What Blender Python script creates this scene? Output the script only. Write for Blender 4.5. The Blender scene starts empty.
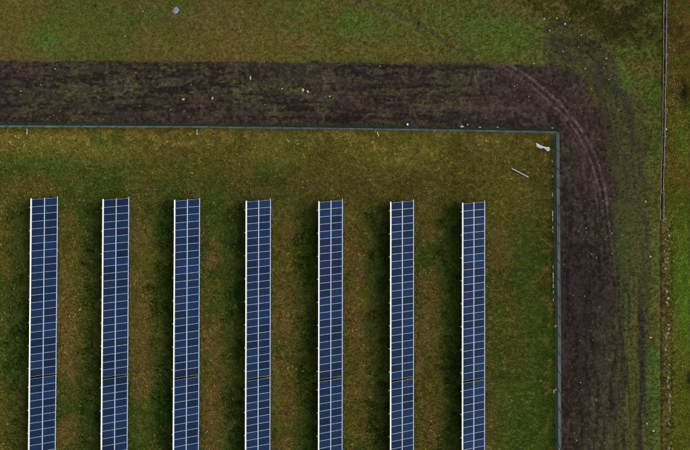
import bpy, math, random
import numpy as np

random.seed(7)
RNG = np.random.default_rng(11)
S = bpy.context.scene
COL = S.collection

# ------------------------------------------------------------------ camera, sky, sun, exposure
FPX, HCAM, TILT, YPP, XPP = 612.0, 86.0, math.radians(0.7), -7.5, 345.0
cam_d = bpy.data.cameras.new('camera')
cam = bpy.data.objects.new('camera', cam_d); COL.objects.link(cam)
cam.location = (0, 0, HCAM); cam.rotation_euler = (TILT, 0, 0)
cam_d.sensor_width = 36.0; cam_d.lens = FPX / 690.0 * 36.0
cam_d.shift_y = -(225.0 - YPP) / 690.0
cam_d.clip_start = 0.5; cam_d.clip_end = 9000
S.camera = cam

SUN_EL, SUN_AZ = math.radians(36), math.radians(20)        # light comes from the right of the frame (+x)
world = bpy.data.worlds.new('World'); S.world = world; world.use_nodes = True
wn = world.node_tree.nodes; wl = world.node_tree.links
sky = wn.new('ShaderNodeTexSky'); sky.sky_type = 'NISHITA'; sky.sun_disc = False
sky.sun_elevation = SUN_EL; sky.sun_rotation = math.pi / 2 - SUN_AZ
sky.air_density = 1.0; sky.dust_density = 3.0; sky.ozone_density = 1.0
bg = wn['Background']; bg.inputs['Strength'].default_value = 0.15
veil = wn.new('ShaderNodeHueSaturation'); veil.inputs['Saturation'].default_value = .5      # thin overcast takes the blue out of the sky
wl.new(sky.outputs[0], veil.inputs['Color']); wl.new(veil.outputs[0], bg.inputs['Color'])
sun_d = bpy.data.lights.new('sun', 'SUN'); sun_d.energy = 1.05; sun_d.angle = math.radians(38)
sun_d.color = (1.0, 0.95, 0.86)
sun = bpy.data.objects.new('sun', sun_d); COL.objects.link(sun)
sun.rotation_euler = (0, math.pi / 2 - SUN_EL, SUN_AZ)
S.view_settings.view_transform = 'Standard'; S.view_settings.look = 'None'
S.view_settings.exposure = 0.22; S.view_settings.gamma = 1.0
S.view_settings.use_curve_mapping = False
S.cycles.filter_width = 1.05

CT, ST = math.cos(TILT), math.sin(TILT)
def P(px, py, z=0.0):
    """survey grid (690 x 450 units) -> metres at height z"""
    u = (px - XPP) / FPX; v = -(py - YPP) / FPX
    dy = v * CT + ST; dz = v * ST - CT
    t = (z - HCAM) / dz
    return (u * t, dy * t, z)
def to_map(x, y):
    yc = y * CT - HCAM * ST; zc = -y * ST - HCAM * CT
    return XPP + FPX * x / -zc, YPP - FPX * yc / -zc

# ------------------------------------------------------------------ helpers
def srgb(r, g, b, k=1.0):
    return tuple(k * ((c / 255 / 12.92) if c / 255 <= 0.04045 else ((c / 255 + 0.055) / 1.055) ** 2.4) for c in (r, g, b))

def mat(name, color, rough=0.6, metal=0.0, var=0.15, scale=4.0, bump=0.0, coat=0.0):
    m = bpy.data.materials.new(name); m.use_nodes = True
    n = m.node_tree.nodes; l = m.node_tree.links; b = n['Principled BSDF']
    tc = n.new('ShaderNodeTexCoord'); nz = n.new('ShaderNodeTexNoise')
    nz.inputs['Scale'].default_value = scale; nz.inputs['Detail'].default_value = 6
    l.new(tc.outputs['Object'], nz.inputs['Vector'])
    mr = n.new('ShaderNodeMapRange'); mr.inputs['From Min'].default_value = .3; mr.inputs['From Max'].default_value = .7
    mr.inputs['To Min'].default_value = 1 - var; mr.inputs['To Max'].default_value = 1 + var
    l.new(nz.outputs['Fac'], mr.inputs['Value'])
    mx = n.new('ShaderNodeMix'); mx.data_type = 'RGBA'; mx.blend_type = 'MULTIPLY'; mx.inputs['Factor'].default_value = 1
    mx.inputs['A'].default_value = (*color, 1); l.new(mr.outputs[0], mx.inputs['B'])
    l.new(mx.outputs['Result'], b.inputs['Base Color'])
    b.inputs['Roughness'].default_value = rough; b.inputs['Metallic'].default_value = metal
    if bump:
        bp = n.new('ShaderNodeBump'); bp.inputs['Strength'].default_value = bump; bp.inputs['Distance'].default_value = .05
        l.new(nz.outputs['Fac'], bp.inputs['Height']); l.new(bp.outputs[0], b.inputs['Normal'])
    return m

def tag(o, label=None, cat=None, group=None, kind=None):
    if label: o['label'] = label
    if cat: o['category'] = cat
    if group: o['group'] = group
    if kind: o['kind'] = kind
    return o

def link(name, me, parent=None):
    o = bpy.data.objects.new(name, me); COL.objects.link(o)
    if parent: o.parent = parent
    return o

def empty(name, loc, rz=0.0):
    o = bpy.data.objects.new(name, None); COL.objects.link(o)
    o.location = loc; o.rotation_euler = (0, 0, rz); o.empty_display_size = .3
    return o

class MB:
    def __init__(s): s.v = []; s.f = []; s.m = []
    def box(s, x0, x1, y0, y1, z0, z1, mi=0):
        b = len(s.v)
        s.v += [(x, y, z) for x in (x0, x1) for y in (y0, y1) for z in (z0, z1)]
        for f in ((0, 1, 3, 2), (4, 6, 7, 5), (0, 4, 5, 1), (2, 3, 7, 6), (0, 2, 6, 4), (1, 5, 7, 3)):
            s.f.append(tuple(b + i for i in f)); s.m.append(mi)
    def bar(s, a, c, w, n=4, w2=None, mi=0):
        a = np.array(a, float); c = np.array(c, float); d = c - a; d /= np.linalg.norm(d)
        up = np.array((0, 0, 1.)) if abs(d[2]) < .9 else np.array((1., 0, 0))
        u = np.cross(d, up); u /= np.linalg.norm(u); q = np.cross(d, u); b = len(s.v); w2 = w if w2 is None else w2
        for p, ww in ((a, w), (c, w2)):
            for k in range(n):
                t = 2 * math.pi * (k + .5) / n
                s.v.append(tuple(p + ww * (math.cos(t) * u + math.sin(t) * q)))
        for k in range(n):
            s.f.append((b + k, b + (k + 1) % n, b + n + (k + 1) % n, b + n + k)); s.m.append(mi)
        s.f.append(tuple(b + k for k in reversed(range(n)))); s.m.append(mi)
        s.f.append(tuple(b + n + k for k in range(n))); s.m.append(mi)
    def mesh(s, name, mats):
        me = bpy.data.meshes.new(name); me.from_pydata(s.v, [], s.f)
        for m in mats: me.materials.append(m)
        me.polygons.foreach_set('material_index', s.m); me.update()
        return me
    def build(s, name, mats, parent=None):
        return link(name, s.mesh(name, mats if isinstance(mats, list) else [mats]), parent)

def hash2(ix, iy, seed):
    h = (ix.astype(np.int64) * 374761393 + iy.astype(np.int64) * 668265263 + seed * 974634777) & 0xffffffff
    h = ((h ^ (h >> 13)) * 1274126177) & 0xffffffff
    h = ((h ^ (h >> 16)) * 2246822519) & 0xffffffff
    return ((h ^ (h >> 15)) & 0xffffff) / float(0xffffff)
def vnoise(x, y, seed):
    ix = np.floor(x); iy = np.floor(y); fx = x - ix; fy = y - iy
    fx = fx * fx * (3 - 2 * fx); fy = fy * fy * (3 - 2 * fy)
    a = hash2(ix, iy, seed); b = hash2(ix + 1, iy, seed); c = hash2(ix, iy + 1, seed); d = hash2(ix + 1, iy + 1, seed)
    return (a * (1 - fx) + b * fx) * (1 - fy) + (c * (1 - fx) + d * fx) * fy
def fbm(x, y, scale, seed, octv=4, sy=1.0, gain=.55):
    t = 0; a = 1; n = 0
    for o in range(octv):
        k = 2 ** o / scale
        cs, sn = math.cos(o * 1.1), math.sin(o * 1.1)
        if sy != 1.0: cs, sn = 1, 0
        t = t + a * vnoise((x * cs - y * sn) * k + 17 * o, (x * sn + y * cs) * k * sy + 31 * o, seed + o); n += a; a *= gain
    return t / n
def sm(a, b, x):
    t = np.clip((x - a) / (b - a), 0, 1); return t * t * (3 - 2 * t)
def blob(mx, my, cx, cy, rx, ry):
    return np.exp(-(((mx - cx) / rx) ** 2 + ((my - cy) / ry) ** 2))
def curve_dist(mx, my, pts):
    d = np.full(mx.shape, 1e9); 
    for (x0, y0), (x1, y1) in zip(pts[:-1], pts[1:]):
        dx, dy = x1 - x0, y1 - y0; L = dx * dx + dy * dy
        t = np.clip(((mx - x0) * dx + (my - y0) * dy) / L, 0, 1)
        d = np.minimum(d, np.hypot(mx - x0 - t * dx, my - y0 - t * dy))
    return d
def spline(pts, n=12):
    out = []
    p = [pts[0]] + list(pts) + [pts[-1]]
    for i in range(1, len(p) - 2):
        for k in range(n):
            t = k / n
            out.append(tuple(.5 * (2 * p[i][j] + (p[i + 1][j] - p[i - 1][j]) * t + (2 * p[i - 1][j] - 5 * p[i][j] + 4 * p[i + 1][j] - p[i + 2][j]) * t * t
                     + (3 * p[i][j] - p[i - 1][j] - 3 * p[i + 1][j] + p[i + 2][j]) * t ** 3) for j in (0, 1)))
    out.append(tuple(pts[-1])); return out

# ------------------------------------------------------------------ layout of the site (survey grid units)
ROW_TOP = [(30.3, 198.9), (102.3, 199.5), (173.9, 200.3), (245.5, 201.2), (318.2, 201.7), (390.0, 202.2), (461.9, 203.2)]
FTOP = [(-160, 122.5), (0, 123.6), (200, 124.4), (400, 126.9), (480, 128.2), (553.6, 129.6)]
FRIGHT = [(553.6, 129.6), (554.0, 190), (554.6, 260), (555.0, 330), (555.4, 440), (555.8, 560)]
def interp(pts, t, axis=0):
    a = [p[axis] for p in pts]; b = [p[1 - axis] for p in pts]; return np.interp(t, a, b)

TRACK_A = spline([(450, 58), (480, 60), (512, 66), (539, 84), (564, 107), (583, 131), (598, 160), (606, 190), (611, 230), (616, 262), (619, 300)])
TRACK_B = spline([(470, 58), (497, 64), (526, 82), (554, 105), (575, 129), (590, 158), (600, 190), (605, 230), (611, 262), (614, 300)])
RUTS = [spline([(614, 262), (617.5, 293), (619.5, 328), (627, 377), (630.5, 445), (632, 560)]),
        spline([(636, 290), (638, 320), (640, 352), (640.5, 400), (641, 460), (642, 560)]),
        spline([(560, 40), (590, 60), (614, 90), (632, 130), (640, 170), (645, 220), (650, 300), (652, 460)])]
BELT = spline([(556, 42), (584, 56), (606, 84), (619, 122), (626, 180), (630, 250), (630, 330), (630, 460)])
PATH = spline([(335, -6), (360, 2), (385, 9), (408, 20), (430, 32), (450, 46), (472, 60)])
SC = 7.12   # survey units per metre on the ground

def soil_mask(x, y, mx, my):
    w = (fbm(x, y, 2.2, 5, 4) - .5)
    wob = w * 7
    top = sm(61.5 - 1.0 - 2.5 * sm(350, 450, mx), 61.5 + 1.4 + 3.0 * sm(350, 450, mx), my + w * 3.0 + (fbm(x, y, .5, 7, 2) - .5) * 3.2 + (mx - 200) * -.004) * (1 - sm(420, 640, mx) * 0)
    # top road
    road = top * (1 - sm(-2, 1, my - interp(FTOP, mx))) * (1 - sm(500, 512, mx))
    # bend and right road
    ang_c = (470, 250)
    outer = np.interp(my, [50, 66, 80, 100, 130, 170, 220, 290, 380, 480], [480, 566, 580, 593, 606, 613, 615, 617, 617, 617])
    outer = outer + wob * 1.6
    rr = (1 - sm(-6, 9, mx - outer)) * sm(63.2, 66.2, my + w * 3 + (fbm(x, y, .5, 7, 2) - .5) * 4) * sm(478, 498, mx)
    inside = ((mx < interp(FRIGHT, my, 1)) & (my > interp(FTOP, mx)))
    rr = rr * (1 - inside)
    return np.clip(np.maximum(road, rr), 0, 1), inside

def albedo(x, y):
    """natural colours of turf, soil and dead growth over the site, some row shade painted in, and a tuft height map"""
    mx, my = to_map(x, y)
    n1 = fbm(x, y, 9, 21, 5); n2 = fbm(x, y, 3.0, 33, 4); n3 = fbm(x, y, .9, 45, 3); n4 = fbm(x, y, 16, 57, 3)
    soil, inside = soil_mask(x, y, mx, my)
    def C(r, g, b): return np.array(srgb(r, g, b))
    def mixc(a, b, t): return a + (b - a) * t[..., None]
    one = np.ones(mx.shape + (3,))
    dA = curve_dist(mx, my, TRACK_A); dB = curve_dist(mx, my, TRACK_B)
    dd = curve_dist(mx, my, BELT)
    wl_ = (fbm(x, y, .9, 409, 3) - .5); al = (my + .7 * mx) / SC + wl_ * 4
    wav = (vnoise(x / 6, y / 6, 401) - .5) * 1.2
    c1 = vnoise((dd / SC + wav) / .22, al / 3.0, 402) * .5 + vnoise((dd / SC + wav) / .55, al / 5.0, 403) * .5
    xs = mx / SC + wav * .3 + wl_ * .35; ys = y + wav * .25 + wl_ * .35
    v1 = vnoise(xs / .20, (y + wl_ * 4) / 2.6, 404) * .5 + vnoise(xs / .6, (y + wl_ * 5) / 7.0, 405) * .5
    h1 = vnoise((x + wl_ * 4) / 2.2, ys / .20, 406) * .5 + vnoise((x + wl_ * 5) / 6.0, ys / .55, 407) * .5
    bend = sm(480, 540, mx) * (1 - sm(215, 290, my))
    streak = c1 * bend + (1 - bend) * np.where(mx > 556, v1, h1)
    # open pasture above the track
    grass = mixc(one * C(70, 64, 28), one * C(60, 66, 26), sm(.42, .64, n1) * .8)
    grass = mixc(grass, one * C(76, 63, 36), sm(.46, .64, n2) * .6)
    green = np.clip(blob(mx, my, 48, 36, 30, 18) * .95 + blob(mx, my, 350, 18, 50, 18) * .8 + blob(mx, my, 430, 6, 50, 12) * .5 + blob(mx, my, 495, 38, 60, 24) * .85 + blob(mx, my, 330, 8, 40, 22) * .35
                    + blob(mx, my, 628, 70, 32, 34) * 1.0 + blob(mx, my, 648, 140, 16, 80) * .6 + blob(mx, my, 625, 330, 14, 160) * .35
                    + blob(mx, my, 652, 380, 8, 120) * .9 + blob(mx, my, 622, 240, 16, 40) * .45 + blob(mx, my, 10, 10, 20, 14) * .4, 0, 1)
    grass = mixc(grass, one * C(56, 79, 26), .8 * green * sm(.30, .6, n2 * .6 + n1 * .4))
    grass = mixc(grass, one * C(84, 70, 30), np.clip(blob(mx, my, 250, 45, 90, 16) + blob(mx, my, 360, 52, 60, 8) + blob(mx, my, 15, 20, 14, 30), 0, 1) * .45)
    # half-bare mottled belt outside the bend
    belt = np.clip(sm(560, 585, mx) * (1 - sm(640, 652, mx)) * sm(25, 50, my) * (1 - sm(225, 300, my) * .45), 0, 1)
    belt = (1 - sm(14, 27, dd + (n2 - .5) * 26)) * (1 - sm(150, 300, my) * .35)
    fine = fbm(x, y, .38, 161, 3)
    belt = belt * (.5 + .5 * sm(.36, .56, n2 * .25 + fine * .3 + streak * .45))
    grass = mixc(grass, one * C(40, 37, 28), belt * (.95 - .2 * sm(150, 230, my)))
    # vertical streaks of the lower right belt
    st = fbm(x, y, .8, 71, 3, sy=.10)
    low = sm(230, 330, my) * sm(600, 615, mx) * (1 - sm(642, 650, mx))
    st2 = fbm(x, y, .45, 77, 3, sy=.07)
    grass = mixc(grass, one * C(38, 35, 29), low * sm(.40, .56, st * .2 + st2 * .3 + v1 * .5) * .95)
    # inside the fence
    ins = inside.astype(float)
    gi = mixc(one * C(70, 66, 24), one * C(52, 62, 19), sm(.42, .58, n1))
    gi = mixc(gi, one * C(78, 68, 32), sm(.48, .66, n2) * .6)
    yel = np.exp(-((my - 148) / 18) ** 2) * sm(.35, .6, n1) + blob(mx, my, 385, 152, 40, 16) + blob(mx, my, 520, 195, 36, 50) * .5 + np.exp(-((my - 136) / 7) ** 2) * .6
    gi = mixc(gi, one * C(100, 90, 38), np.clip(yel, 0, 1) * .68)
    gi = mixc(gi, one * C(47, 67, 20), np.clip(blob(mx, my, 30, 165, 60, 12) + blob(mx, my, 110, 140, 25, 9) + blob(mx, my, 532, 265, 22, 60) + blob(mx, my, 505, 320, 60, 70) * .8 + blob(mx, my, 130, 170, 60, 10) * .6 + blob(mx, my, 290, 145, 14, 12) * .6, 0, 1) * .75 * sm(.3, .55, n2))
    gi = mixc(gi, one * C(70, 60, 30), blob(mx, my, 330, 185, 110, 14) * .5)
    # lusher weeds plus painted shade beside each row; straw on the open side
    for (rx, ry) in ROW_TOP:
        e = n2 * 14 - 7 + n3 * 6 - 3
        lush_shade = sm(-30, -14, mx - rx + e) * (1 - sm(4, 16, mx - rx)) * sm(188, 214, my + e)
        gi = mixc(gi, one * C(38, 54, 17), lush_shade * .62)
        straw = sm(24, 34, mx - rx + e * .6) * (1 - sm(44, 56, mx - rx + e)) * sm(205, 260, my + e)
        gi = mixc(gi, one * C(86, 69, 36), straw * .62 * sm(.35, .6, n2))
    far_g = sm(488, 500, mx) * sm(290, 330, my)
    gi = mixc(gi, one * C(52, 72, 20), ins * far_g * .7)
    gi = mixc(gi, one * C(74, 66, 26), blob(mx, my, 515, 340, 16, 50) * .5)
    gi = mixc(gi, one * C(118, 98, 48), sm(.54, .66, fbm(x, y, .8, 431, 3)) * (np.exp(-((my - 136) / 12) ** 2) + blob(mx, my, 385, 152, 40, 18) + np.exp(-((mx - 547) / 5) ** 2) * sm(130, 150, my) * .7 + .15).clip(0, 1) * .55)
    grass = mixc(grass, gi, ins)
    # land beyond the rail fence
    bx = np.interp(my, [0, 120, 220, 450], [665, 664.5, 662.5, 663])
    beyond = sm(-1.5, 2.5, mx - bx + (n3 - .5) * 5)
    gb = mixc(one * C(88, 88, 30), one * C(100, 86, 40), sm(.42, .6, n2))
    gb = mixc(gb, one * C(84, 108, 34), np.clip(blob(mx, my, 682, 130, 8, 30) + blob(mx, my, 684, 290, 12, 80) * 1.2 + blob(mx, my, 683, 58, 6, 14), 0, 1) * sm(.30, .52, n1) * .85)
    gb = mixc(gb, one * C(112, 90, 40), (1 - sm(90, 150, my)) * sm(.40, .58, n2 * .5 + n3 * .5) * .85)
    gb = mixc(gb, one * C(30, 36, 14), np.clip(blob(mx, my, 688, 378, 6, 8) * .8 + blob(mx, my, 683, 92, 8, 12) + blob(mx, my, 680, 30, 14, 36) * sm(.45, .6, n3) * .9, 0, 1))
    gb = mixc(gb, one * C(124, 104, 60), np.clip(blob(mx, my, 672, 85, 6, 34) + blob(mx, my, 685, 20, 14, 30) * .5, 0, 1) * sm(.35, .6, n3) * .9)
    dit = sm(218, 226, my) * np.exp(-((mx - 665) / 4.5) ** 2)
    gb = mixc(gb, one * C(84, 64, 40), dit * .7)
    grass = mixc(grass, gb, beyond)
    edge = np.exp(-((mx - bx + 1.5) / 1.5) ** 2)
    grass = mixc(grass, one * C(38, 32, 20), edge * .5)
    # rough corner, top right
    rough = np.clip(blob(mx, my, 625, 22, 40, 26) + blob(mx, my, 570, 2, 50, 14) * .7, 0, 1)
    grass = mixc(grass, one * C(68, 62, 33), rough * sm(.40, .6, n3 * .5 + n2 * .5) * .8)
    grass = grass * np.array((1.0, 1.02, .90))
    # soil
    hs = fbm(x, y, 1.6, 91, 4, sy=3.2); vs = fbm(x, y, .7, 93, 4, sy=.22)
    band = np.where(mx > 560, vs, hs)
    so = mixc(one * C(34, 28, 28), one * C(57, 48, 42), sm(.36, .74, band * .12 + fine * .5 + streak * .38))
    fh = fbm(x * .55, y, .34, 171, 3); fv = fbm(x, y * .55, .34, 172, 3); ff_ = np.where(mx > 560, fv, fh)
    moss = sm(.41, .59, n2 * .14 + n1 * .20 + ff_ * .42 + streak * .24)
    mossw = np.clip(.28 + blob(mx, my, 120, 90, 110, 22) * .8 + blob(mx, my, 260, 95, 50, 20) * .6 + blob(mx, my, 485, 85, 22, 10) * .9 + blob(mx, my, 600, 400, 30, 80) * .35
                    + blob(mx, my, 440, 95, 40, 20) * .4 + blob(mx, my, 590, 200, 25, 80) * .2, 0, 1)
    so = mixc(so, one * C(62, 65, 40), moss * mossw)
    so = mixc(so, one * C(50, 39, 41), np.clip(blob(mx, my, 515, 95, 60, 30) + blob(mx, my, 590, 160, 18, 60), 0, 1) * .65)
    so = mixc(so, one * C(29, 25, 27), np.clip(blob(mx, my, 582, 285, 28, 70) + blob(mx, my, 578, 385, 26, 90) * .75, 0, 1) * .72)
    so = mixc(so, one * C(30, 25, 27), sm(.50, .64, fbm(x, y, 2.5, 113, 3, sy=1.8) * .35 + ff_ * .2 + streak * .45) * .75)
    tr = np.exp(-(dA / 1.5) ** 2) + np.exp(-(dB / 1.3) ** 2) * .85 + np.exp(-((dB - 4.5) / 1.0) ** 2) * .35
    so = mixc(so, one * C(88, 73, 76), np.clip(tr, 0, 1) * .62 * sm(.15, .55, n3) * (1 - sm(200, 290, my)) * sm(470, 500, mx))
    so = mixc(so, one * C(30, 25, 27), (np.exp(-((dA - 2.6) / .9) ** 2) * .5 * sm(490, 520, mx)))
    so = mixc(so, one * C(74, 62, 56), (np.exp(-((my - 108) / 2.5) ** 2) * sm(400, 440, mx) * (1 - sm(520, 540, mx)) + np.exp(-((my - 79) / 3) ** 2) * sm(250, 300, mx) * (1 - sm(400, 440, mx)) * .5) * .3)
    lowm = sm(330, 400, my) * sm(575, 620, mx)
    so = mixc(so, one * C(53, 56, 32), lowm * sm(.38, .56, st * .6 + ff_ * .4) * .8)
    so = so * np.array((.84, .75, .68))
    so = so * (.72 + .56 * sm(.38, .62, fine * .5 + streak * .5))[..., None]
    col = mixc(grass, so, soil)
    rut = 0
    for q, (xa, w_) in enumerate(((0, .8), (1, .7), (-9, .35), (9, .4), (16, .3))):
        dr = curve_dist(mx, my, RUTS[q]) if q < 2 else np.abs(mx - np.interp(my, [262, 330, 377, 445, 560], [614, 619.5, 627, 630.5, 632]) - xa)
        rut = np.maximum(rut, w_ * np.exp(-(dr / 1.0) ** 2) * sm(.25, .5, vnoise(x / 1.5 + 9 * q, y / 4, 420 + q)))
    rut = rut * sm(290, 330, my)
    d3 = curve_dist(mx, my, RUTS[2]); rut3 = np.exp(-(d3 / 2.2) ** 2) * sm(.45, .6, n2) * (1 - sm(250, 330, my) * .6)
    col = mixc(col, one * C(34, 29, 29), np.clip(rut * .75 + rut3 * .6, 0, 1))
    dp = curve_dist(mx, my, PATH)
    pw = np.exp(-(dp / np.where(mx < 400, 2.6, 1.4)) ** 2) * sm(.2, .5, n3 + .1)
    col = mixc(col, one * C(58, 50, 40), pw * .62)
    # faint mower / tyre lines inside, above the rows
    tl = np.exp(-((my - 170 + .01 * mx) / 1.0) ** 2) * ins * (mx < 300) * .35 + np.exp(-((my - 181) / 1.4) ** 2) * ins * .25
    col = mixc(col, one * C(50, 44, 24), tl * sm(.3, .6, n3))
    # darker green-grey strip along the fence foot
    ff = np.exp(-((my - interp(FTOP, mx) + 0.5) / 2.2) ** 2) * (mx < 556) + np.exp(-((mx - interp(FRIGHT, my, 1) - 0.5) / 2.6) ** 2) * (my > 129)
    col = mixc(col, one * C(26, 36, 26), np.clip(ff, 0, 1) * .7)
    h = (fbm(x, y, .55, 131, 3) - .5) * .10 + (n2 - .5) * .22 + (n4 - .5) * .5 * 0
    h = h * (1 - soil) + soil * ((fbm(x, y, .5, 141, 3) - .5) * .16 + (band - .5) * .12 - .05 - np.exp(-(dA / 1.4) ** 2) * .10 - np.exp(-(dB / 1.4) ** 2) * .07)
    h = h - rut * .07 - pw * .05 - edge * .12 - dit * .10
    tall = np.clip(rough * .8 + beyond * .7 + np.clip(blob(mx, my, 673, 85, 9, 45), 0, 1) * .6, 0, 1.4)
    return col, h, soil, tall, mx, my, ins, beyond, belt, rut

GAIN = 1.75      # turf and soil reflectance scale
# ------------------------------------------------------------------ ground: one sheet, fine in the site, reaching the horizon
def axis(lo, hi, step, far):
    c = list(np.arange(lo, hi + 1e-6, step)); d = step; a = lo; L = []
    while a > -far: d *= 1.22; a -= d; L.append(a)
    d = step; b = c[-1]; R_ = []
    while b < far: d *= 1.22; b += d; R_.append(b)
    return np.array(L[::-1] + c + R_)
gx = axis(-56, 56, .13, 4500); gy = axis(-72, 8, .13, 4500)
GX, GY = np.meshgrid(gx, gy, indexing='ij')
CX, CY = np.clip(GX, -75, 75), np.clip(GY, -95, 30)
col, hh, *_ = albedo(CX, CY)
fade = np.maximum(np.abs(GX) - 60, 0) + np.maximum(np.abs(GY + 30) - 50, 0)
hh = np.where(fade > 0, hh * 0, hh)
nx, ny = len(gx), len(gy)
V = np.stack([GX, GY, hh], -1).reshape(-1, 3).astype(np.float32)
I = np.arange(nx * ny).reshape(nx, ny)
Q = np.stack([I[:-1, :-1], I[1:, :-1], I[1:, 1:], I[:-1, 1:]], -1).reshape(-1, 4).astype(np.int32)

def fast_mesh(name, V, F, col=None, smooth=False):
    me = bpy.data.meshes.new(name); k = F.shape[1]
    me.vertices.add(len(V)); me.vertices.foreach_set('co', V.astype(np.float32).ravel())
    me.loops.add(F.size); me.loops.foreach_set('vertex_index', F.astype(np.int32).ravel())
    me.polygons.add(len(F)); me.polygons.foreach_set('loop_start', np.arange(0, F.size, k, dtype=np.int32))
    me.polygons.foreach_set('loop_total', np.full(len(F), k, np.int32))
    if col is not None:
        a = me.color_attributes.new('tone', 'FLOAT_COLOR', 'POINT')
        a.data.foreach_set('color', np.concatenate([col, np.ones((len(col), 1))], 1).astype(np.float32).ravel())
    me.update(calc_edges=True)
    if smooth: me.polygons.foreach_set('use_smooth', np.ones(len(F), bool))
    return me

def earth_material():
    m = bpy.data.materials.new('turf_and_soil'); m.use_nodes = True
    n = m.node_tree.nodes; l = m.node_tree.links; b = n['Principled BSDF']
    b.inputs['Roughness'].default_value = 1.0; b.inputs['Specular IOR Level'].default_value = .1
    at = n.new('ShaderNodeVertexColor'); at.layer_name = 'tone'
    geo = n.new('ShaderNodeNewGeometry')
    def noise(s, d=5, r=.65):
        z = n.new('ShaderNodeTexNoise'); z.inputs['Scale'].default_value = s; z.inputs['Detail'].default_value = d
        z.inputs['Roughness'].default_value = r; l.new(geo.outputs['Position'], z.inputs['Vector']); return z
    def rng(src, a, b_, c, d):
        r = n.new('ShaderNodeMapRange'); r.inputs['From Min'].default_value = a; r.inputs['From Max'].default_value = b_
        r.inputs['To Min'].default_value = c; r.inputs['To Max'].default_value = d; l.new(src, r.inputs['Value']); return r.outputs[0]
    z1 = noise(2.2, 8, .8); z2 = noise(5.5, 4, .7); z3 = noise(.35, 6)
    mu = n.new('ShaderNodeMath'); mu.operation = 'MULTIPLY'
    l.new(rng(z1.outputs['Fac'], .3, .7, .5, 1.5), mu.inputs[0]); l.new(rng(z2.outputs['Fac'], .32, .68, .6, 1.4), mu.inputs[1])
    mx = n.new('ShaderNodeMix'); mx.data_type = 'RGBA'; mx.blend_type = 'MULTIPLY'; mx.inputs['Factor'].default_value = 1
    l.new(at.outputs[0], mx.inputs['A']); l.new(mu.outputs[0], mx.inputs['B'])
    hs = n.new('ShaderNodeHueSaturation'); l.new(mx.outputs['Result'], hs.inputs['Color'])
    l.new(rng(z3.outputs['Color'], .3, .7, .485, .515), hs.inputs['Hue'])
    l.new(hs.outputs[0], b.inputs['Base Color'])
    bp = n.new('ShaderNodeBump'); bp.inputs['Strength'].default_value = .8; bp.inputs['Distance'].default_value = .08
    l.new(z1.outputs['Fac'], bp.inputs['Height']); l.new(bp.outputs[0], b.inputs['Normal'])
    return m
M_EARTH = earth_material()
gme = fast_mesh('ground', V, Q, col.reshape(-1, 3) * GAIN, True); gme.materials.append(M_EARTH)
tag(link('ground', gme), kind='structure')
del GX, GY, CX, CY, V, Q, I

# ------------------------------------------------------------------ materials
M_ALU = mat('silver_aluminium', (.62, .65, .72), .35, .35, .06)
M_FRAME = mat('module_frame_aluminium', (.42, .50, .62), .35, .4, .08)
M_STEEL = mat('galvanised_steel', (.50, .53, .58), .45, .5, .12)
M_WHITE = mat('white_capping', (.86, .87, .92), .5, 0, .05)
M_WIRE = mat('weathered_fence_wire', (.28, .35, .39), .6, .1, .35, .8)
M_NET = mat('dark_green_net', (.008, .024, .026), .8, 0, .35, 1.5)
M_POST = mat('fence_post_green', (.02, .045, .048), .6, 0, .2)
M_TIMBER = mat('weathered_grey_timber', (.25, .24, .245), .9, 0, .45, 1.6, .5)
M_PALE = mat('white_plastic', (.80, .82, .84), .4, 0, .08, 3)
M_DULL = mat('dull_white_plastic', (.55, .58, .58), .5, 0, .3, 6)
M_GREYP = mat('grey_plastic', (.20, .20, .24), .6, 0, .2, 3)
M_PIPE = mat('dull_grey_metal', (.36, .38, .42), .5, .2, .15, 3)
M_STONE = {'tan': mat('tan_stone', (.46, .34, .17), .9, 0, .35, 9, .5), 'cream': mat('cream_stone', (.46, .41, .28), .9, 0, .25, 9, .5),
           'white': mat('white_stone', (.46, .46, .43), .9, 0, .2, 9, .5), 'grey': mat('grey_stone', (.30, .31, .30), .9, 0, .3, 9, .5),
           'dark': mat('dark_earth', (.025, .020, .017), 1, 0, .3, 9, .6)}

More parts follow.
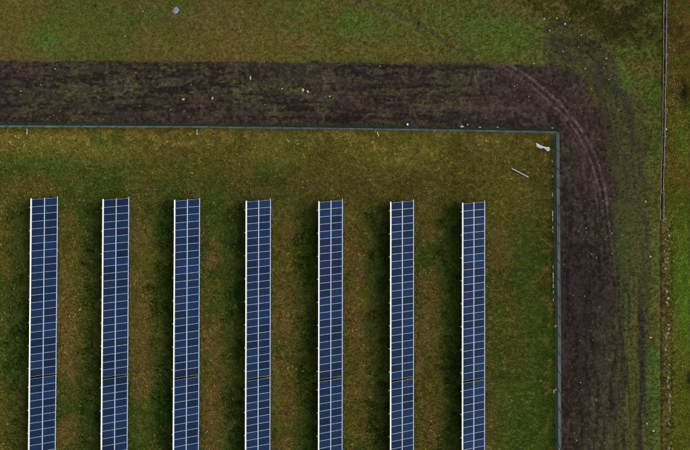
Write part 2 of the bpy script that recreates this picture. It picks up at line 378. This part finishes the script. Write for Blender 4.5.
def glass_material():
    m = bpy.data.materials.new('blue_solar_cells'); m.use_nodes = True
    n = m.node_tree.nodes; l = m.node_tree.links; b = n['Principled BSDF']
    tc = n.new('ShaderNodeTexCoord'); oi = n.new('ShaderNodeObjectInfo')
    sp = n.new('ShaderNodeSeparateXYZ'); l.new(tc.outputs['Object'], sp.inputs[0])
    def line(out, pitch):
        a = n.new('ShaderNodeMath'); a.operation = 'PINGPONG'; a.inputs[1].default_value = pitch / 2; l.new(out, a.inputs[0])
        c = n.new('ShaderNodeMath'); c.operation = 'LESS_THAN'; c.inputs[1].default_value = .0035; l.new(a.outputs[0], c.inputs[0]); return c
    a = line(sp.outputs['X'], .164); c = line(sp.outputs['Y'], .162)
    mxm = n.new('ShaderNodeMath'); mxm.operation = 'MAXIMUM'; l.new(a.outputs[0], mxm.inputs[0]); l.new(c.outputs[0], mxm.inputs[1])
    nz = n.new('ShaderNodeTexNoise'); nz.inputs['Scale'].default_value = 9; nz.inputs['Detail'].default_value = 5; l.new(tc.outputs['Object'], nz.inputs['Vector'])
    r1 = n.new('ShaderNodeMapRange'); r1.inputs['To Min'].default_value = .6; r1.inputs['To Max'].default_value = 1.45; l.new(oi.outputs['Random'], r1.inputs['Value'])
    r2 = n.new('ShaderNodeMapRange'); r2.inputs['From Min'].default_value = .3; r2.inputs['From Max'].default_value = .7; r2.inputs['To Min'].default_value = .8; r2.inputs['To Max'].default_value = 1.2; l.new(nz.outputs['Fac'], r2.inputs['Value'])
    mm = n.new('ShaderNodeMath'); mm.operation = 'MULTIPLY'; l.new(r1.outputs[0], mm.inputs[0]); l.new(r2.outputs[0], mm.inputs[1])
    mx = n.new('ShaderNodeMix'); mx.data_type = 'RGBA'; mx.blend_type = 'MULTIPLY'; mx.inputs['Factor'].default_value = 1
    mx.inputs['A'].default_value = (.0042, .0165, .052, 1); l.new(mm.outputs[0], mx.inputs['B'])
    m2 = n.new('ShaderNodeMix'); m2.data_type = 'RGBA'; l.new(mxm.outputs[0], m2.inputs['Factor']); l.new(mx.outputs['Result'], m2.inputs['A']); m2.inputs['B'].default_value = (.03, .05, .11, 1)
    l.new(m2.outputs['Result'], b.inputs['Base Color']); b.inputs['Roughness'].default_value = .16
    b.inputs['IOR'].default_value = 1.33
    return m
M_GLASS = glass_material()

# ------------------------------------------------------------------ solar tables
BETA = math.radians(15); ZHIGH = 1.70; MODL, MODW, PITCH = 1.56, .980, 1.007; NMOD = 24
EDGE = .11                                   # capping outside the modules on the high side
WSL = EDGE + 2 * MODL + .08 + .05            # slope length of a table
CB, SB = math.cos(BETA), math.sin(BETA)
# table frame: origin at the high corner at the far end; x down the slope to the right, y along the row (towards -y)
md = MB()
md.box(0, MODL, -MODW, 0, -.040, -.004, 0)                       # frame body
fw = .025
md.box(0, MODL, -fw, 0, -.004, .002, 0); md.box(0, MODL, -MODW, -MODW + fw, -.004, .002, 0)
md.box(0, fw, -MODW + fw, -fw, -.004, .002, 0); md.box(MODL - fw, MODL, -MODW + fw, -fw, -.004, .002, 0)
md.box(fw, MODL - fw, -MODW + fw, -fw, -.0035, -.001, 1)         # glass
MODULE = md.mesh('solar_module', [M_FRAME, M_GLASS])
LEN = NMOD * PITCH - (PITCH - MODW)
def rail_mesh(u0, u1, z0, z1, ext, m):
    r = MB(); r.box(u0, u1, -LEN - ext, ext, z0, z1); return r.mesh('mounting_rail', [m])
RAILS = [rail_mesh(-.075, EDGE - .015, -.055, .012, .16, M_WHITE),
         rail_mesh(EDGE + MODL + .003, EDGE + MODL + .077, -.05, .006, .16, M_ALU),
         rail_mesh(EDGE + 2 * MODL + .083, EDGE + 2 * MODL + .16, -.05, .008, .20, M_ALU)]
bmh = MB(); bmh.box(-.22, WSL + .06, -.05, .05, -.16, -.06); BEAM = bmh.mesh('cross_beam', [M_STEEL])
def post_mesh(h):
    r = MB(); r.box(-.06, .06, -.05, .05, -.25, h - .16); r.box(-.11, .11, -.08, .08, h - .16, h - .145); return r.mesh('support_post', [M_STEEL])
uA, uB = .70, 2.6
PA = post_mesh(ZHIGH - uA * SB); PB = post_mesh(ZHIGH - uB * SB)
br = MB(); br.bar((.75 * CB, 0, .45), (1.75 * CB, 0, ZHIGH - 1.75 * SB - .16), .03); BRACE = br.mesh('brace', [M_STEEL])
BEAMS_V = [1.1 + i * (LEN - 2.2) / 7 for i in range(8)]

def build_table(label):
    t = empty('solar_table', (0, 0, 0))
    tag(t, label, 'solar panels', 'solar tables standing in parallel rows')
    s = lambda u, v, w=0: (u * CB + w * SB, v, ZHIGH - u * SB + w * CB)
    for me in RAILS:
        o = link('mounting_rail', me, t); o.location = s(0, 0); o.rotation_euler = (0, BETA, 0)
    for c in range(2):
        for k in range(NMOD):
            o = link('solar_module', MODULE, t)
            o.location = s(EDGE + c * (MODL + .08), -k * PITCH); o.rotation_euler = (random.uniform(-.0012, .0012), BETA + random.uniform(-.002, .002), 0)
    for v in BEAMS_V:
        o = link('cross_beam', BEAM, t); o.location = s(0, -v); o.rotation_euler = (0, BETA, 0)
        o = link('support_post', PA, t); o.location = (uA * CB, -v, 0)
        o = link('support_post', PB, t); o.location = (uB * CB, -v, 0)
        o = link('brace', BRACE, t); o.location = (0, -v, 0)
    return t
def copy_tree(o, parent=None):
    c = o.copy(); COL.objects.link(c); c.parent = parent
    for ch in o.children: copy_tree(ch, c)
    return c
ORD = ['leftmost row', 'second row from the left', 'third row from the left', 'middle row', 'third row from the right', 'second row from the right', 'rightmost row']
proto = None
YAW = math.radians(0.04)
for i, (rx, ry) in enumerate(ROW_TOP):
    bx_ = [28.0, 100.6, 172.6, 244.8, 317.8, 389.8, 461.7][i]
    a = P(rx, ry, ZHIGH); b_ = P(bx_, 440, ZHIGH)
    yaw = math.atan2(b_[0] - a[0], -(b_[1] - a[1]))
    cv, sv = math.cos(yaw), math.sin(yaw)
    for j in range(2):
        lab = ('long blue solar table, fully in view, in the ' + ORD[i]) if j == 0 else ('blue solar table cut by the bottom edge, in the ' + ORD[i])
        if proto is None: o = proto = build_table(lab)
        else: o = copy_tree(proto); o['label'] = lab
        off = .10 + j * (LEN + .31)
        o.location = (a[0] + .10 * CB + off * sv, a[1] - off * cv, 0); o.rotation_euler = (0, 0, yaw)

# ------------------------------------------------------------------ perimeter fence
FH = 2.35
fence = empty('perimeter_fence', P(553.6, 129.6)); tag(fence, 'dark green wire mesh fence turning a corner between solar field and dirt track', 'fence')
FO = np.array(P(553.6, 129.6)); loc = lambda p: tuple(np.array(p) - FO)
def walk(pts, step):
    w = [np.array(P(*p)) for p in pts]; out = []; carry = 0
    for a, b in zip(w[:-1], w[1:]):
        L = np.linalg.norm(b - a); t = carry
        while t < L: out.append(a + (b - a) * t / L); t += step
        carry = t - L
    return out
runA = walk([p for p in FTOP[::-1]], 2.52)      # from the corner to the left
runB = walk(FRIGHT, 2.52)
pm = MB(); pm.bar((0, 0, -.2), (0, 0, FH + .05), .045, 6); pm.box(-.06, .06, -.06, .06, FH + .05, FH + .07); POSTM = pm.mesh('fence_post', [M_POST])
for run in (runA, runB[1:]):
    for p in run:
        o = link('fence_post', POSTM, fence); o.location = loc(p)
def panel(a, b):
    m = MB(); a = np.array(a) - FO; b = np.array(b) - FO; L = np.linalg.norm(b - a); d = (b - a) / L
    a = a + d * .05; L -= .10
    def q(s, z): return tuple(a + d * s + np.array((0, 0, z)))
    def wire(s0, z0, s1, z1, w, mi):
        m.bar(q(s0, z0), q(s1, z1), w, 3, mi=mi)
    z0 = 1.25
    # dark dense netting on the lower half
    for k in range(int(L / .085) + 1): wire(k * .085, .03, min(k * .085, L), z0, .011, 1)
    for k in range(9): wire(0, .05 + k * .125, L, .05 + k * .125, .010, 1)
    # open wire with upright pickets above
    k = .0
    while k <= L: wire(k, z0, k, FH + .02, .021, 0); k += .25
    for z in (z0, 1.4, 1.75, 2.1, FH): wire(0, z, L, z, .010 if z < FH else .014, 0 if z < FH else 1)
    k = .125
    while k < L: wire(k, z0, k, FH, .014, 1); k += .25
    return m.build('mesh_panel', [M_WIRE, M_NET], fence)
for run in (runA, runB):
    for a, b in zip(run[:-1], run[1:]): panel(a, b)
# diagonal struts with white lower sleeves
def strut(top, foot):
    a = np.array(P(*top, 1.75)) - FO; f = np.array(P(*foot)) - FO; mid = a + (f - a) * .30
    m = MB(); m.bar(a, mid, .035, 6); o = m.build('fence_strut', M_POST, fence)
    m = MB(); m.bar(mid, f + np.array((0, 0, .02)), .06, 8, .05); m.box(f[0] - .08, f[0] + .08, f[1] - .08, f[1] + .08, -.03, .08)
    m.build('strut_sleeve', M_PALE, o)
strut((27.2, 127.0), (27.0, 133.2)); strut((197.0, 127.6), (197.1, 134.0)); strut((376.8, 129.8), (378.4, 136.0))
strut((558.0, 325.0), (555.0, 326.2)); strut((558, 388), (553.6, 391.5))

# ------------------------------------------------------------------ old rail fence on the right
BF = [(664.2, -60), (663.6, 0), (663.2, 60), (662.6, 110), (661.2, 160), (660.6, 205), (660.4, 219)]
rf = empty('rail_fence', P(660.4, 219)); RO = np.array(P(660.4, 219))
tag(rf, 'weathered grey two-rail timber fence bordering the rough grass, ending partway down', 'fence')
rp = [(p, random.uniform(-.1, .1)) for p in walk([(x - 1.0, y) for x, y in BF[::-1]], 3.85)]
for k, (p, j) in enumerate(rp):
    m = MB(); w = p - RO; lean = random.uniform(-.08, .10)
    m.bar(w + np.array((0, 0, -.2)), w + np.array((lean, 0, 1.28 + random.uniform(-.05, .12))), .075, 7, .06); m.build('fence_post', M_TIMBER, rf)
    if k % 2 == 0 or k in (3,):
        m = MB(); m.bar(w + np.array((.05, .1, .72)), w + np.array((1.0, random.uniform(-.2, .2), .05)), .03, 5); m.build('brace', M_TIMBER, rf)
for z, w_ in ((.42, .038), (1.18, .048)):
    for k in range(len(rp) - 1):
        a, b = rp[k][0] - RO, rp[k + 1][0] - RO
        m = MB(); n = 5; prev = None
        sag = random.uniform(-.03, .10); bow = random.uniform(-.07, .07)
        pts = [a + (b - a) * t + np.array((-.05 + bow * math.sin(math.pi * t) + random.uniform(-.012, .012), 0, z - sag * math.sin(math.pi * t))) for t in np.linspace(0, 1, n)]
        for u, v in zip(pts[:-1], pts[1:]): m.bar(u, v, w_ * random.uniform(.85, 1.15), 6)
        m.build('rail', M_TIMBER, rf)

# ------------------------------------------------------------------ stones and odd bits
def rock(name, px, py, w, h, hz, m, seed, elong=0.0):
    r = random.Random(seed); nl, nr = 6, 9; v = []; f = []
    cx, cy, _ = P(px, py); w /= SC; h /= SC
    ph = [r.uniform(.75, 1.2) for _ in range(nr)]
    rot = r.uniform(0, 3.14) if elong == 0 else elong
    for i in range(nl + 1):
        t = math.pi / 2 * (1 - i / nl); rad = math.cos(t) ** .75 if i else 0.02
        for k in range(nr):
            a = 2 * math.pi * k / nr; q = rad * ph[k] * r.uniform(.9, 1.1)
            X, Y = q * math.cos(a) * w / 2, q * math.sin(a) * h / 2
            v.append((X * math.cos(rot) - Y * math.sin(rot), X * math.sin(rot) + Y * math.cos(rot), hz * math.sin(t) * r.uniform(.85, 1.12) - (.08 if i == nl else 0)))
    for i in range(nl):
        for k in range(nr):
            f.append((i * nr + k, (i + 1) * nr + k, (i + 1) * nr + (k + 1) % nr, i * nr + (k + 1) % nr))
    f.append(tuple(range(nr)))
    me = bpy.data.meshes.new(name); me.from_pydata(v, [], f); me.materials.append(m); me.update()
    o = link(name, me); o.location = (cx, cy, 0.0); return o
STONES = [
 (183, 99.3, 4.2, 3, 'tan', 'tan stone on the dirt track, left of a matching stone'), (212.3, 98.3, 2.8, 3.6, 'tan', 'upright-lying tan stone on the left part of the dirt track'),
 (302.7, 90.0, 3.4, 5, 'tan', 'orange-tan stone, left one of the close pair on the track'), (307.6, 91.6, 3.4, 3.6, 'cream', 'cream stone, right one of the close pair on the track'),
 (329.5, 96.2, 3.4, 1.8, 'tan', 'small flat tan stone right of the close pair on the track'), (250.3, 78.3, 2, 5, 'tan', 'narrow yellowish stone in the upper half of the dirt track'),
 (282, 88.7, 2, 2, 'white', 'tiny white stone on the track left of the close pair'), (55, 68.8, 1.8, 1.6, 'white', 'tiny white stone near the upper edge of the track, far left'),
 (125, 36.2, 2, 2, 'white', 'tiny white stone on the pasture right of the green patch'), (143, 11.5, 2.2, 1.8, 'grey', 'small grey stone on the pasture left of the grey scrap'),
 (544, 18.8, 3.6, 2.8, 'cream', 'cream stone, leftmost of the scatter above the track bend'), (556.6, 18.4, 3, 2.2, 'cream', 'cream stone, uppermost of the scatter above the track bend'),
 (564.7, 23.8, 2.8, 3.2, 'cream', 'cream stone, rightmost of the scatter above the track bend'), (549.4, 30.6, 2.8, 2.4, 'tan', 'dull tan stone, lowest of the scatter above the track bend'),
 (581.2, 35.0, 3.2, 2, 'tan', 'orange stone lying by a dark hollow above the bend'), (562.8, 51.4, 2, 1.6, 'cream', 'small pale stone just above the outer edge of the bend'),
 (578.3, 47.5, 1.8, 1.8, 'cream', 'small yellowish stone on the mottled ground outside the bend'), (606.2, 58.5, 2.6, 2.6, 'cream', 'pale stone on bare ground below the rough corner'),
 (585, 68.6, 2, 2, 'cream', 'small pale stone on the mottled ground right of the bend'), (534, 63.5, 2.2, 1.6, 'white', 'small white stone at the upper edge of the dark bend'),
 (609, 79.4, 2, 1.8, 'tan', 'small tan stone far out on the mottled ground beside the bend'), (645.3, 201.5, 3, 2.8, 'tan', 'round orange-tan stone left of the end of the rail fence'),
 (650, 256.6, 2.8, 2.4, 'cream', 'pale stone on the green strip below the end of the rail fence'), (648, 263.6, 2, 1.6, 'tan', 'small tan stone just below a paler one near the rail fence end'),
 (612, 233.4, 1.6, 1.4, 'white', 'tiny white stone at the right edge of the dark track'), (650.5, 337.5, 4, 2.2, 'tan', 'flat tan stone on the green strip beside the rubble line'),
 (646.5, 423.5, 2.4, 3, 'tan', 'tan stone near the lower right, upper one of two'), (653, 430.8, 3.6, 2.6, 'cream', 'cream stone near the lower right, lower one of two'),
 (596, 400, 1.8, 1.8, 'cream', 'small pale stone on the dark track low in the picture'), (540.6, 380.6, 3.4, 2.6, 'tan', 'tan stone in the grass between the last row and the fence'),
 (679.4, 361.2, 2.6, 2.2, 'tan', 'orange stone in the bright grass right of the rubble line'), (7.6, 424, 1.4, 2.4, 'white', 'tiny white stone in the grass at the far left bottom'),
 (192, 173, 3, 2, 'tan', 'faint tan stone in the grass above the third row'), (461.8, 126.6, 4.2, 2.6, 'white', 'pale wedge-shaped stone just outside the upper fence'),
 (467.6, 124.7, 1.6, 2.2, 'white', 'tiny upright white stone beside the pale wedge outside the fence'), (479.8, 127.3, 3.8, 1.5, 'grey', 'long light stone touching the upper fence near its corner'),
 (497.6, 127.3, 3.0, 1.4, 'grey', 'second light stone on the upper fence line, nearer the corner'), (552.0, 128.0, 2.6, 2.0, 'grey', 'light stone outside the corner post of the fence'),
 (172, 134.5, 2, 1.6, 'tan', 'small tan lump in dry grass under the fence near the second strut'),
]
for k, (x, y, w, h, m, lab) in enumerate(STONES):
    tag(rock('stone', x, y, w * .76, h * .76, min(w, h) / SC * .42, M_STONE[m], k, elong=.001), lab, 'stone', 'stones lying about the site')
for k, (x, y, s, lab) in enumerate([(364.8, 42.6, 3.8, 'dark round molehill alone on the olive pasture above the track'), (419.5, 22.5, 4.2, 'dark molehill beside the faint path in the green pasture'), (96, 5.2, 3.2, 'dark molehill near the upper left edge of the pasture')]):
    tag(rock('molehill', x, y, s, s * .8, .14, M_STONE['dark'], 90 + k), lab, 'molehill', 'molehills on the pasture')
r = random.Random(5)
for k in range(44):
    if k < 28: x, y = r.uniform(5, 545), r.uniform(65, 121)
    elif k < 37: x, y = r.uniform(566, 606), r.uniform(150, 446)
    else: x, y = r.uniform(570, 640), r.uniform(50, 120)
    s = r.uniform(.7, 1.35)
    tag(rock('pebble', x, y, s, s * r.uniform(.6, 1), s / SC * .35, M_STONE[r.choice(['cream', 'tan', 'grey', 'grey', 'grey'])], 200 + k),
        'tiny pale pebble lying loose on dark soil', 'pebble', 'pale pebbles scattered over the dark soil')
for k in range(46):
    y = 224 + k * 4.95 + r.uniform(-2, 2); x = np.interp(y, [220, 330, 450], [667, 668.5, 670.5]) + r.gauss(0, 1.7); s = r.uniform(1.3, 3.2)
    tag(rock('rubble_stone', x, y, s, s * r.uniform(.5, 1), s / SC * .4, M_STONE[r.choice(['tan', 'grey', 'cream', 'grey', 'white'])], 400 + k),
        'rubble stone in the old ragged line continuing below the rail fence', 'stone', 'rubble stones in the ragged boundary line')

def sheet(name, outline, m, zs, lab, cat):
    """crumpled thin sheet: outline in survey units, ridges in zs"""
    pts = [P(*p) for p in outline]; cx = sum(p[0] for p in pts) / len(pts); cy = sum(p[1] for p in pts) / len(pts)
    rr_ = random.Random(name); v = []; f = []; n = len(pts); rings = [1.0, .68, .36]
    for ri, s in enumerate(rings):
        for i, p in enumerate(pts):
            v.append(((p[0] - cx) * s, (p[1] - cy) * s, .05 + ri * zs * rr_.uniform(.3, 1.2) + rr_.uniform(0, .05)))
    v.append((0, 0, .05 + zs * 2)); c = len(v) - 1
    for ri in range(2):
        for i in range(n): f.append((ri * n + i, ri * n + (i + 1) % n, (ri + 1) * n + (i + 1) % n, (ri + 1) * n + i))
    for i in range(n): f.append((2 * n + i, 2 * n + (i + 1) % n, c))
    me = bpy.data.meshes.new(name); me.from_pydata(v, [], f); me.materials.append(m); me.update()
    o = link(name, me); o.location = (cx, cy, 0); md_ = o.modifiers.new('thick', 'SOLIDIFY'); md_.thickness = .02
    return tag(o, lab, cat)
sheet('plastic_sheet', [(535.9, 142.6), (537.2, 144.1), (540, 144.7), (543.2, 146.3), (546.2, 147.1), (548.6, 146.9), (550, 148.4), (549.3, 150.9), (547.2, 151.0), (546.9, 148.5), (544.6, 147.8), (541.5, 148.3), (538, 147.9), (536.3, 146.2)],
      M_PALE, .05, 'crumpled white plastic sheet lying in the grass inside the fence corner', 'plastic sheet')
sheet('sheet_scrap', [(170, 11.2), (173, 10.6), (174, 8.4), (176.2, 6.6), (178.6, 7.6), (179.2, 10), (178, 13), (175.4, 14), (173.2, 13.2), (172.4, 11.8)],
      M_GREYP, .04, 'pale grey crumpled scrap of sheeting on the pasture near the upper edge', 'scrap sheet')
m = MB(); a = np.array(P(511.6, 168.4, .10)); b = np.array(P(528.3, 177.2, .12)); mid = (a + b) / 2
m.bar(a - mid, b - mid, .085, 8); o = m.build('metal_pole', M_PIPE); o.location = tuple(mid)
tag(o, 'thin grey metal pole lying slantwise in the grass near the fence corner', 'pole')
# white cap on the fence top and the white pipe lengths at the fence foot
m = MB(); m.bar((0, 0, 0), (0, 0, .12), .17, 10, .15); m.bar((0, 0, .12), (0, 0, .22), .15, 10, .07)
o = m.build('white_tub', M_PALE); o.location = P(407.3, 124.4)
tag(o, 'small white tub standing outside the upper fence right of the third strut', 'tub')
m = MB(); m.bar((0, 0, -.05), (0, 0, .9), .05, 8); o = m.build('marker_stake', M_PIPE); o.location = P(662.8, 127.8)
c_ = MB(); c_.bar((0, 0, .9), (0, 0, 1.06), .10, 10, .07); c_.build('cap', M_PALE, o); tag(o, 'short stake with a white cap standing beside the rail fence', 'stake')
for y0, y1, w in ((160, 162, .05), (175.3, 176.8, .05), (192.6, 196.4, .05), (211, 216, .075), (217.6, 221, .06), (226, 228.6, .06), (230.5, 232, .05), (265.2, 268.2, .05), (272.6, 277.6, .075), (279, 281.5, .05), (284, 287.4, .07), (290.5, 293.5, .05), (298.6, 300.6, .06), (389.5, 393, .05)):
    x = interp(FRIGHT, y0, 1) - 1.6
    a = np.array(P(x, y0, .14)); b = np.array(P(x + .1, y1, .16)); mid = (a + b) / 2
    m = MB(); w *= .8; m.bar(a - mid, b - mid, w, 8); m.bar((b - mid) * .98, (b - mid) * 1.02 + np.array((0, -.03, 0)), w * 1.25, 8)
    o = m.build('pipe_length', M_DULL); o.location = tuple(mid)
    tag(o, {160: 'tiny white pipe piece at the right fence foot, nearest the fence corner', 389.5: 'white pipe piece at the right fence foot, lowest and far below the others', 211: 'longest and thickest white pipe length of the upper cluster at the right fence foot', 272.6: 'longest and thickest white pipe length of the middle cluster at the right fence foot'}.get(y0, 'short white plastic pipe length lying along the inner foot of the right fence'), 'pipe', 'white pipe lengths at the fence foot')

# ------------------------------------------------------------------ vegetation (stuff)
def leaf_material():
    m = bpy.data.materials.new('grass_blades'); m.use_nodes = True
    n = m.node_tree.nodes; l = m.node_tree.links; b = n['Principled BSDF']
    at = n.new('ShaderNodeVertexColor'); at.layer_name = 'tone'; l.new(at.outputs[0], b.inputs['Base Color'])
    b.inputs['Roughness'].default_value = .9; b.inputs['Specular IOR Level'].default_value = .15
    return m
M_LEAF = leaf_material()
def tufts(name, n, region, size, height, width, blades, keep, lab, cat, cvar=.35, gain=1.0, tint=None):
    (x0, x1, y0, y1) = region
    X = RNG.uniform(x0, x1, n); Y = RNG.uniform(y0, y1, n)
    c, h, soil, tall, mx, my, ins, bey, belt, rut = albedo(X, Y)
    k = keep(X, Y, mx, my, soil, tall, ins, bey, belt, rut) > RNG.uniform(0, 1, n)
    X, Y, c, h, tall = X[k], Y[k], c[k], h[k], tall[k]; n = len(X)
    sz = size * RNG.uniform(.6, 1.4, n) * (1 + tall * .5)
    br_ = np.exp(RNG.normal(0, cvar, n)); warm = RNG.normal(0, .07, n)
    c = c * br_[:, None] * np.stack([1 + warm, np.ones(n), 1 - warm], 1)
    if name == 'soil_weeds':
        q = (RNG.uniform(0, 1, n) < .2)[:, None]; c = np.where(q, np.array(srgb(78, 68, 50)) * br_[:, None], c)
    if tint is not None: c = c * np.array(tint)
    ang0 = RNG.uniform(0, 6.28, n)
    vs = []; cs = []
    for b in range(blades):
        a = ang0 + 6.2832 * b / blades + RNG.uniform(-.5, .5, n); L = sz * RNG.uniform(.6, 1.25, n)
        hz = height * RNG.uniform(.5, 1.3, n) * (1 + tall * 1.0); w = width * RNG.uniform(.7, 1.3, n)
        dx, dy = np.cos(a), np.sin(a)
        r0 = sz * .12
        p0 = np.stack([X + dx * r0 - dy * w, Y + dy * r0 + dx * w, h - .02], 1); p1 = np.stack([X + dx * r0 + dy * w, Y + dy * r0 - dx * w, h - .02], 1)
        p2 = np.stack([X + dx * L * .6 + dy * w, Y + dy * L * .6 - dx * w, h + hz], 1); p3 = np.stack([X + dx * L, Y + dy * L, h + hz * .8], 1)
        p4 = np.stack([X + dx * L * .6 - dy * w, Y + dy * L * .6 + dx * w, h + hz], 1)
        vs.append(np.stack([p0, p1, p2, p3, p4], 1))
        cc = c * RNG.uniform(.75, 1.3, n)[:, None]; cs.append(np.repeat(cc[:, None, :], 5, 1))
    V = np.concatenate(vs).reshape(-1, 3); Cc = np.concatenate(cs).reshape(-1, 3)
    F = np.arange(len(V)).reshape(-1, 5)
    me = fast_mesh(name, V, F, np.clip(Cc * GAIN * gain, 0, 1)); me.materials.append(M_LEAF)
    return tag(link(name, me), lab, cat, kind='stuff')
AREA = (-53, 53, -69, 4)
tufts('pasture_grass', 150000, AREA, .15, .07, .022, 5, lambda X, Y, mx, my, s, t, i, b, be, ru: (1 - s) * (1 - i) * (1 - b) * (1 - be * .85) * (1 - ru) * .9,
      'short olive and green pasture grass around the dirt track', 'grass', .26, 1.22)
tufts('field_grass', 170000, (-53, 36, -69, -12), .19, .10, .024, 5, lambda X, Y, mx, my, s, t, i, b, be, ru: (1 - s) * i * .95,
      'olive brown grass between the rows inside the fence', 'grass', .30, 1.38)
tufts('rough_grass', 90000, (40, 56, -69, 4), .21, .14, .024, 6, lambda X, Y, mx, my, s, t, i, b, be, ru: b * .95 * (1 - .9 * sm(215, 225, my) * (mx < 673)),
      'tall yellow green grass and dead stalks beyond the rail fence', 'grass', .4, 1.9)
tufts('soil_weeds', 90000, AREA, .11, .05, .020, 4, lambda X, Y, mx, my, s, t, i, b, be, ru: s * (.16 + .6 * sm(.48, .62, fbm(X, Y, 3.0, 33, 4) * .5 + fbm(X, Y, 9, 21, 5) * .5)) + be * .4,
      'sparse low weeds growing through the dark soil', 'weeds', .5, 1.5, (.95, 1.25, .9))
tufts('corner_scrub', 16000, (24, 47, -12, 4), .24, .13, .026, 7, lambda X, Y, mx, my, s, t, i, b, be, ru: t * (1 - b) * sm(.42, .6, fbm(X, Y, 1.6, 301, 3)),
      'clumpy brown and green scrub in the upper right corner', 'scrub', .4, 1.6)
tufts('dry_tufts', 16000, (-53, 36, -69, -12), .34, .17, .020, 7, lambda X, Y, mx, my, s, t, i, b, be, ru: (1 - s) * i * sm(.46, .64, fbm(X, Y, 2.0, 311, 3)) * .8,
      'pale straw coloured tufts among the grass by the rows', 'grass', .35, 1.9, (1.1, 1.02, 1.35))
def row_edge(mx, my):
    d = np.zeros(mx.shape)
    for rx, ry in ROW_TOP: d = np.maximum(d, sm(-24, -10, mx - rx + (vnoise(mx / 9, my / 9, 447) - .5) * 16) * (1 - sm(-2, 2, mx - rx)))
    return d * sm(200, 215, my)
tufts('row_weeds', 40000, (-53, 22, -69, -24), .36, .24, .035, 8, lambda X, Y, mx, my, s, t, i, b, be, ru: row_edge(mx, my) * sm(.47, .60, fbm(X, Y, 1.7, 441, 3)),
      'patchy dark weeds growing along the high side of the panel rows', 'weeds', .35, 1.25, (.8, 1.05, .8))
tufts('dead_reeds', 9000, (46, 52, -17, -5), .36, .16, .030, 4, lambda X, Y, mx, my, s, t, i, b, be, ru: b * np.clip(blob(mx, my, 673, 86, 6, 24), 0, 1) * sm(.40, .55, fbm(X, Y, 1.2, 451, 2)),
      'pale flattened dead reeds beside the rail fence', 'reeds', .4, 1.7, (1.1, 1.0, 1.3))
print('built')
